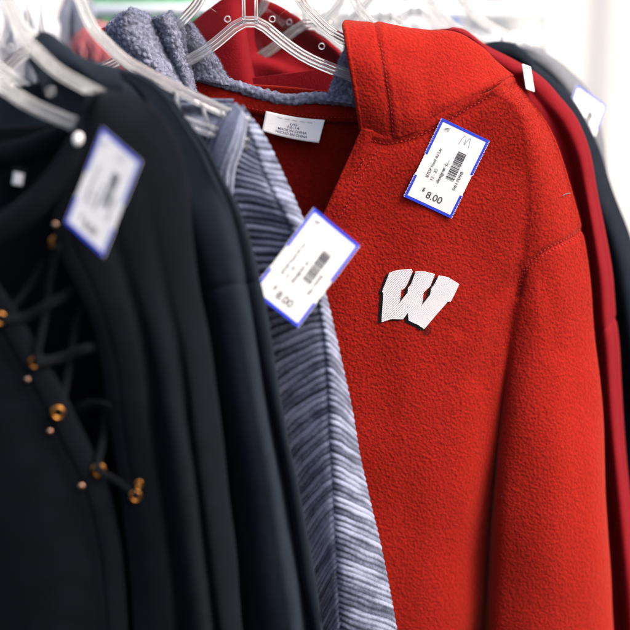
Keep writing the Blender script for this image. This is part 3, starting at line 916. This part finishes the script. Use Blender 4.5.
V = groove(V, [(97, 100), (88, 135), (70, 195), (72, 240), (92, 285), (108, 330), (118, 372), (122, 415), (132, 480)], 1.6, .001)
cloth('front_panel', V, M['black'], lt, .003)
lt_tree = bvh(V)
# crossing left panel under the lacing
e1 = [(-60, 236), (-30, 258), (-5, 282), (20, 318), (42, 356), (64, 396), (84, 436), (106, 482), (116, 520), (124, 570), (134, 720)]
ctrl = []
for i, (x, y) in enumerate(e1):
    ctrl.append([(x, y, 1.086), (x-4, y+1, 1.082), (x-16, y+6, 1.080), (x-34, y+12, 1.082), (x-75, y+24, 1.080), (x-120, y+40, 1.085), (x-190, y+60, 1.10)])
VQ = folds(net_eval(ctrl, np.linspace(0, 1, 80), np.linspace(0, 1, 140)), .002, 14, 5, 41, .001, 28)
VQ = groove(VQ, [(x-21, y+9) for x, y in e1], 1.6, .0014)
cloth('front_panel', VQ, M['black'], lt, .003)
lq_tree = bvh(VQ)
# inside of the back
ctrl = [[(x, yv+(abs(x+20)/130)**2*-14, 1.135) for x in (-140, -80, -20, 30, 60, 90, 115, 138)] for yv in (128, 150, 190, 260, 360, 480, 600, 720)]
VZ = folds(net_eval(ctrl, np.linspace(0, 1, 70), np.linspace(0, 1, 90)), .003, 14, 8, 51)
cloth('back_panel', VZ, M['black'], lt, .003)
# neckbands: front band and back band
def band(name, pts, y, w, dy=.004):
    ctrl = []
    for o_, d in ((-w*.5, dy), (-w*.42, 0), (-w*.1, -dy*.6), (w*.25, -dy*.5), (w*.45, 0), (w*.5, dy)):
        ctrl.append([(px_+.35*o_, py_+.94*o_, y_+d) for px_, py_, y_ in pts])
    Vb = net_eval(ctrl, np.linspace(0, 1, 90), np.linspace(0, 1, 16))
    return cloth(name, folds(Vb, .001, 40, 40, 6), M['black'], lt, .002)
band('neckband', [(-70, 250, 1.075), (-35, 246, 1.072), (0, 230, 1.070), (28, 210, 1.069), (50, 186, 1.070), (68, 162, 1.073), (80, 140, 1.078), (88, 120, 1.085), (93, 104, 1.095)], 0, 26)
band('neckband', [(-90, 150, 1.128), (-50, 158, 1.130), (-10, 156, 1.130), (25, 150, 1.129), (52, 141, 1.126), (74, 130, 1.12), (90, 116, 1.11), (97, 100, 1.105)], 0, 22)
# cover edges of the opening, eyelets, rivets and cords
def on(px, py, lift, y):
    p = on_surface(lt_tree, px, py, lift)
    if p is None: p = on_surface(lq_tree, px, py, lift)
    return p if p is not None and p[1] < 1.12 else P(px, py, y-lift)
def eyelet(px, py, r, m, tilt=.5, lab_=None):
    r *= 1.12; c = on(px, py, .0012, 1.080)
    ring = [c+np.array((r*math.cos(w)*(1-.25*tilt), -.0004+.3*r*tilt*math.cos(w), r*math.sin(w))) for w in np.linspace(0, 2*math.pi, 25)[:-1]]
    link('eyelet', mesh_from(*tube_geo(ring, r*.36, seg=8, smooth=False, closed=True, flat=.55)), m, lt)
for px, py, r in ((57, 243, .0040), (1, 318, .0036), (35, 362, .0034), (58, 412, .0038), (97, 470, .0041), (137, 495, .0034), (140, 483, .0022)):
    eyelet(px, py, r, M['bronze'])
for px, py, r in ((56, 224, .0022), (28, 379, .0021), (51, 430, .0022), (83, 484, .0027)):
    c = on(px, py, .0016, 1.080)
    bm = bmesh.new(); bmesh.ops.create_uvsphere(bm, u_segments=14, v_segments=8, radius=r*1.1)
    for q_ in bm.verts: q_.co = Vector((q_.co.x*.8, q_.co.y*.3, q_.co.z*.8))+Vector(c)
    me = bpy.data.meshes.new('m'); bm.to_mesh(me); bm.free(); me.polygons.foreach_set('use_smooth', [True]*len(me.polygons))
    link('rivet', me, M['rosegold'], lt)
def cord(pts, r=.0028):
    W = []
    for k, (x, y, z) in enumerate(pts): W.append(P(x, y, z))
    link('lace_cord', mesh_from(*tube_geo(W, r, seg=10, n=36, flat=.28)), M['cord'], lt)
cord([(57, 245, 1.070), (50, 275, 1.078), (46, 310, 1.082), (36, 360, 1.076)])
cord([(44, 262, 1.092), (30, 285, 1.090), (12, 308, 1.086), (-4, 326, 1.080)])
cord([(2, 320, 1.074), (25, 317, 1.081), (48, 305, 1.080), (76, 289, 1.088), (88, 284, 1.10)], .0038)
cord([(36, 363, 1.074), (60, 358, 1.082), (85, 349, 1.080), (100, 347, 1.086), (112, 344, 1.10)], .0038)
cord([(92, 296, 1.10), (78, 318, 1.095), (72, 350, 1.090), (66, 385, 1.086), (60, 412, 1.076)])
cord([(70, 414, 1.10), (80, 408, 1.087), (92, 403, 1.080), (106, 405, 1.076), (112, 412, 1.09), (122, 420, 1.10)], .0030)
cord([(114, 392, 1.10), (106, 412, 1.092), (104, 435, 1.086), (100, 455, 1.080), (97, 471, 1.074)])
cord([(98, 472, 1.073), (112, 478, 1.078), (126, 488, 1.076), (138, 496, 1.071)])
# size label on the inside of the back neck and the white plastic loop at the strap
G = np.array([[P(12+16*a-2*b, 166+20*b+2*a, 1.128-.003*b-.001*math.sin(5*a)) for a in np.linspace(0, 1, 10)] for b in np.linspace(0, 1, 10)])
cloth('size_label', G, M['black'], lt, .0008)
G = np.array([[P(14+10*a-2*b, 172+12*b+2*a, 1.1255-.002*b-.001*math.sin(5*a)) for a in np.linspace(0, 1, 10)] for b in np.linspace(0, 1, 10)])
cloth('size_print', G, M['greycloth'], lt, .0006)
bm = bmesh.new(); bmesh.ops.create_uvsphere(bm, u_segments=16, v_segments=10, radius=.0034)
cc = P(78, 139, 1.066)
for q_ in bm.verts: q_.co = Vector((q_.co.x*1.0, q_.co.y*.4, q_.co.z*1.3+.25*q_.co.x))+Vector(cc)
me = bpy.data.meshes.new('m'); bm.to_mesh(me); bm.free(); me.polygons.foreach_set('use_smooth', [True]*len(me.polygons))
link('tag_barb', me, M['plug'], lt)
hanger('clear plastic hanger nearest the camera, over the neck of the black lace up top', -41, 60, 1.105, hook=.111, tip=.106)

# ================================================================== CRIMSON HOODIE
cy = 1.50
cr = thing('crimson_hoodie', 'deep crimson hooded sweatshirt with a white shoulder stripe behind the red fleece', 'hoodie', P(320, 25, cy))
out_ = [(452, 28), (466, 31), (486, 46), (512, 61), (540, 79), (559, 99), (576, 121), (590, 154), (598, 196), (605, 236), (611, 276), (614, 318), (617, 348), (622, 420), (631, 510), (640, 600), (650, 720)]
ctrl = []
for i, (x, y) in enumerate(out_):
    k = min(1, max(0, (i-5)/4)); xf = x-14-6*k
    row = [(120, y+60 if i < 6 else y+20, 1.50), (250, y+50 if i < 6 else y+16, 1.485), (380, y+32 if i < 6 else y+10, 1.480), (450, y+20 if i < 4 else y+7, 1.485), (x-60 if x-60 > 452 else 452+i, y+10, 1.488),
           (x-30 if x-30 > 456 else 456+i, y+5, 1.492+.016*k), (x-20 if i > 2 else x-6, y+3, 1.496+.012*k), (x-11 if i > 2 else x-4, y+2, 1.494-.008*k), (x-4 if i > 1 else x-2, y+1, 1.498), (x, y, 1.510), (x-3, y+1, 1.532), (x-20, y+3, 1.54)]
    ctrl.append(row)
V = folds(net_eval(ctrl, np.linspace(0, 1, 150), np.linspace(0, 1, 220)), .003, 12, 5, 61, .001, 26)
V = groove(V, [(598, 332), (606, 328), (615, 318)], 1.8, .0016)
cloth('body', V, M['crimson'], cr, .003)
cr_tree = bvh(V)
Bk = net_eval([[(r[0][0], r[0][1], 1.55), (r[2][0], r[2][1], 1.552), (r[5][0], r[5][1], 1.552), (r[10][0]-4, r[10][1]+3, 1.54)] for r in ctrl], np.linspace(0, 1, 30), np.linspace(0, 1, 60))
cloth('back_panel', Bk, M['crimson'], cr, .003)
# white tape over the shoulder
G = []
for t in np.linspace(0, 1, 20):
    r = []
    for s in np.linspace(0, 1, 8):
        x = 520+4*t+8*s*1.0; y = 65+25*t+3.0*s
        r.append(P(x+2.2, y-1.0, 1.4850+.010*s-.007*t))
    G.append(r)
cloth('shoulder_stripe', np.array(G), M['white_stripe'], cr, .001)
# hood seen through the hanger: back of the neck plus the flap on the left
ctrl = [[(195, 22, 1.505), (232, -4, 1.512), (262, 0, 1.522), (285, 10, 1.525), (312, 30, 1.522), (334, 46, 1.515), (352, 66, 1.505)],
        [(195, 24, 1.495), (233, 0, 1.502), (263, 5, 1.518), (286, 15, 1.52), (312, 34, 1.517), (334, 49, 1.508), (352, 68, 1.496)],
        [(200, 45, 1.488), (234, 30, 1.500), (264, 34, 1.524), (288, 40, 1.528), (314, 52, 1.522), (336, 63, 1.51), (354, 80, 1.494)],
        [(208, 62, 1.488), (238, 52, 1.502), (265, 54, 1.520), (290, 62, 1.522), (316, 72, 1.518), (338, 80, 1.506), (356, 92, 1.49)],
        [(214, 80, 1.488), (240, 70, 1.502), (266, 66, 1.507), (291, 75, 1.510), (318, 84, 1.508), (340, 92, 1.502), (358, 104, 1.488)],
        [(220, 110, 1.492), (245, 100, 1.505), (268, 96, 1.520), (293, 102, 1.523), (318, 108, 1.518), (340, 114, 1.51), (360, 124, 1.494)]]
VK = folds(net_eval(ctrl, np.linspace(0, 1, 100), np.linspace(0, 1, 80)), .0015, 18, 18, 71)
cloth('hood', VK, M['crimson'], cr, .003)
ctrl = [[(178, 34, 1.492), (206, 12, 1.488), (228, -3, 1.488), (240, -6, 1.496)],
        [(186, 50, 1.484), (212, 36, 1.476), (234, 22, 1.476), (243, 18, 1.492)],
        [(196, 72, 1.482), (218, 62, 1.474), (240, 52, 1.474), (248, 49, 1.492)],
        [(204, 100, 1.482), (226, 96, 1.474), (247, 90, 1.474), (255, 86, 1.492)],
        [(208, 130, 1.484), (232, 128, 1.477), (254, 124, 1.477), (262, 120, 1.492)]]
VK = folds(net_eval(ctrl, np.linspace(0, 1, 50), np.linspace(0, 1, 70)), .0012, 20, 20, 73)
cloth('hood_flap', VK, M['crimson'], cr, .003)
hanger('clear plastic hanger of the crimson hoodie, half hidden behind the red fleece hanger', 310, 24, 1.515, hook=.11)

# ================================================================== NAVY AND GREY SWEATSHIRTS
nv_ = thing('navy_sweatshirt', 'navy black sweatshirt at the far right behind the crimson hoodie', 'sweatshirt', P(390, 20, 1.62))
def simple_garment(root, m, y0, out_, collar, seed):
    ctrl = []
    for i, (x, y) in enumerate(out_):
        k = min(1, max(0, (i-2)/4))
        ctrl.append([(x-320, y+20, y0+.02), (x-200, y+30*(1-k)+8, y0-.02), (x-120, y+18*(1-k)+5, y0-.02), (x-60, y+6, y0-.012), (x-34, y+4, y0+.012*k), (x-18, y+2, y0-.014*k), (x-5, y+1, y0), (x, y, y0+.016), (x-4, y+1, y0+.04), (x-24, y+2, y0+.05)])
    V = folds(net_eval(ctrl, np.linspace(0, 1, 90), np.linspace(0, 1, 130)), .004, 12, 5, seed, .001, 26)
    cloth('body', V, m, root, .003)
    B = net_eval([[(r[0][0], r[0][1], y0+.05), (r[3][0], r[3][1], y0+.055), (r[8][0]-3, r[8][1]+3, y0+.045)] for r in ctrl], np.linspace(0, 1, 30), np.linspace(0, 1, 50))
    cloth('back_panel', B, m, root, .003)
    if collar:
        G = []
        for o_, d in ((0, .02), (0, 0), (6, -.006), (12, -.004), (15, .006)):
            G.append([(a, b+o_, c+d) for a, b, c in collar])
        cloth('collar', net_eval(G, np.linspace(0, 1, 40), np.linspace(0, 1, 16)), m, root, .003)
    return V
simple_garment(nv_, M['navy'], 1.61, [(500, 50), (518, 56), (537, 68), (555, 82), (571, 98), (585, 120), (598, 148), (611, 190), (630, 238), (641, 285), (648, 330), (662, 430), (676, 540), (700, 720)],
               [(470, 52, 1.60), (488, 44, 1.60), (505, 43, 1.602), (518, 48, 1.606), (532, 60, 1.61)], 81)
gh = thing('heather_sweatshirt', 'pale grey heather sweatshirt whose shoulder shows above the navy one at the right', 'sweatshirt', P(420, 15, 1.70))
gv = simple_garment(gh, M['heather'], 1.69, [(505, 44), (520, 45), (538, 49), (558, 60), (574, 74), (588, 92), (596, 112), (603, 140), (608, 184), (614, 232), (624, 280), (640, 360), (654, 460), (680, 720)],
               [(470, 52, 1.685), (488, 46, 1.685), (505, 44, 1.687), (520, 47, 1.69)], 91)
hanger('blurred clear plastic hanger of the navy sweatshirt at the right', 385, 18, 1.625, hook=.11, tip=.138)
hanger('most distant clear plastic hanger, inside the grey heather sweatshirt', 415, 12, 1.70, hook=.11, tip=.128)

# ================================================================== PRICE TAGS
c1 = on_surface(front_tree, 446, 167, 0)
price_tag('white price tag with blue edges marked $8.00 on the red fleece chest', [(438.5, 118), (487, 140.5), (452, 217), (405.5, 196)], float(c1[1]), tree=front_tree, bend=.0006)
price_tag('blurred price tag on the striped sweater, reaching over the red fleece', [(314, 208), (360.5, 245), (298, 328), (251.5, 291)], 1.196, bend=.001)
price_tag('blurred price tag hanging on the black lace up top, turned sideways', [(102, 127), (143, 163), (103, 257), (63, 222)], 1.042, sgn=-1, lean=.3)
price_tag('faint out of focus price tag at the far right on the grey heather sweatshirt', [(578, 84), (612, 102), (586, 160), (552, 142)], 1.655)

# ================================================================== RAIL
z0 = P(250, 21, 1.402)[2]+.098+.0028
rl = thing('clothes_rail', 'steel clothes rail that every hanger hooks over, above the frame', 'clothes rail', (-.12, .9, z0))
hx = {1.105: P(-41, 60, 1.105), 1.402: P(250, 21, 1.402), 1.70: P(415, 12, 1.70)}
pts = [P(-41, 60, 1.105)+np.array((0, 0, .0985)), P(250, 21, 1.402)+np.array((0, 0, .098)), P(415, 12, 1.70)+np.array((0, 0, .0975))]
pts = [pts[0]+(pts[0]-pts[1])*.8]+pts+[pts[2]+(pts[2]-pts[1])*.8]
tube('rail_bar', pts, .011, M['chrome'], rl, seg=20, n=40)
tube('end_cap', [pts[-1], pts[-1]+(pts[-1]-pts[-2])*.03], .013, M['chrome'], rl, seg=20, smooth=False)

# ================================================================== BACKGROUND
# white canopy side wall behind the rack
nx, nz = 260, 12
V = np.zeros((nz, nx, 3))
for i in range(nz):
    for j in range(nx):
        x = -2.6+5.2*j/(nx-1); z = -2.4+4.4*i/(nz-1)
        V[i, j] = (x, 3.4+.03*math.sin(x*9+.4*math.sin(z*1.3))+.014*math.sin(x*23+1)+.004*math.sin(x*57), z)
v, f = grid(V); o = link('tent_wall', mesh_from(v, f), M['curtain'])
o['label'] = 'white fabric tent wall with soft vertical folds behind the clothes rack'; o['category'] = 'tent wall'
s_ = o.modifiers.new('thickness', 'SOLIDIFY'); s_.thickness = .004

# second rack far behind with a few garments
rk = thing('display_rack', 'white steel display rack blurred in the background above the red fleece', 'rack', P(450, 45, 2.35))
def bar(a, b, r=.008): return tube_geo([P(*a), (P(*a)+P(*b))/2, P(*b)], r, seg=12, smooth=False)
link('top_bar', mesh_from(*bar((60, 11, 2.35), (548, 10, 2.35), .010)), M['metal'], rk)
link('shelf_bar', mesh_from(*bar((462, 43, 2.33), (546, 40, 2.33), .010)), M['metal'], rk)
tube('corner_tube', [P(x, y, 2.35) for x, y in ((470, -22), (520, -22), (538, -16), (546, 0), (548, 30), (548, 60), (549, 300))], .007, M['metal'], rk)
link('post', mesh_from(*bar((478, 10, 2.36), (480, 300, 2.36), .006)), M['chrome'], rk)
link('post', mesh_from(*bar((62, 11, 2.36), (64, 300, 2.36), .008)), M['metal'], rk)
def far_garment(name, label, cat, m, y0, outline, seed, group=None):
    """folded or hung garment in the far background: a closed padded shape with soft folds"""
    top = resample(np.array(outline, float), 26)
    r = thing(name, label, cat, P(top[13][0], top[13][1], y0), group)
    ctrl = [[(x, y+1, y0+.03) for x, y in top], [(x, y, y0) for x, y in top], [(x, y+10, y0-.03) for x, y in top]]
    for k in (60, 160, 300, 420):
        ctrl.append([(x, max(y+10, y*.25+k), y0-.03+.01*math.sin(i*1.3)) for i, (x, y) in enumerate(top)])
    V = folds(net_eval(ctrl, np.linspace(0, 1, 90), np.linspace(0, 1, 60)), .012, 14, 4, seed)
    cloth('body', V, m, r, .004)
    B = V.copy(); B[..., 1] += .06
    cloth('back_panel', B, m, r, .004)
    return r
far_garment('folded_shirt', 'blurred pale grey garment lying behind the top of the red fleece hood', 'garment', M['greycloth'], 2.2, [(372, 26), (392, 14), (415, 14), (436, 20), (452, 28), (470, 34)], 3)
far_garment('folded_shirt', 'blurred blue garment behind the white rack bar at the top', 'garment', M['bluecloth'], 2.5, [(404, 0), (418, -8), (438, -8), (452, 0), (460, 12)], 5)
far_garment('hanging_shirt', 'blurred green shirt at the top left behind the grey sherpa hood', 'shirt', M['greencloth'], 2.45, [(92, 6), (104, -6), (130, -10), (180, -8), (200, 6)], 7)
far_garment('hanging_shirt', 'blurred slate grey shirt at the top left between the clear hangers', 'shirt', M['darkcloth'], 2.0, [(58, 8), (64, -8), (74, -12), (82, -6), (86, 12)], 9)
far_garment('hanging_shirt', 'blurred greyish rose shirt showing low between the hangers at the left', 'shirt', M['rosecloth'], 1.85, [(64, 52), (78, 34), (92, 30), (108, 40), (122, 58)], 11)
far_garment('hanging_shirt', 'blurred pale grey shirt at the far left behind the nearest hangers', 'shirt', M['greycloth'], 1.9, [(-30, 20), (-10, 2), (12, -4), (34, 6), (50, 30)], 13)

# ------------------------------------------------------------------ light
w = bpy.data.worlds.new('World'); S.world = w; w.use_nodes = True
nt = w.node_tree; bg = nt.nodes['Background']
sk = nt.nodes.new('ShaderNodeTexSky'); sk.sky_type = 'NISHITA'; sk.sun_disc = False
EL, AZ = math.radians(48), math.radians(66)      # sun to the right, slightly behind the camera
sd = Vector((math.cos(EL)*math.sin(AZ), -math.cos(EL)*math.cos(AZ), math.sin(EL)))
sk.sun_elevation = EL; sk.sun_rotation = math.atan2(sd.x, sd.y)
sk.air_density = 1.0; sk.dust_density = 7.0; sk.ozone_density = 1.0
nt.links.new(sk.outputs[0], bg.inputs[0]); bg.inputs[1].default_value = .15
su = bpy.data.lights.new('sun', 'SUN'); su.energy = 1.4; su.angle = math.radians(35); su.color = (1, .95, .87)
so = bpy.data.objects.new('sun', su); COL.objects.link(so)
so.rotation_euler = (-sd).to_track_quat('-Z', 'Y').to_euler()

# ------------------------------------------------------------------ camera
cam = bpy.data.cameras.new('camera'); co = bpy.data.objects.new('camera', cam); COL.objects.link(co)
co.location = (0, 0, 0); co.rotation_euler = (math.pi/2-TH, 0, 0)
cam.sensor_width = 36; cam.lens = 36/FW; cam.clip_start = .05; cam.clip_end = 60
cam.dof.use_dof = True; cam.dof.focus_distance = 1.395; cam.dof.aperture_fstop = 3.3
S.camera = co
S.view_settings.view_transform = 'Standard'; S.view_settings.look = 'None'
S.view_settings.exposure = 1.45; S.view_settings.gamma = 1
S.cycles.max_bounces = 14; S.cycles.transmission_bounces = 12; S.cycles.transparent_max_bounces = 12
S.cycles.sample_clamp_indirect = 6
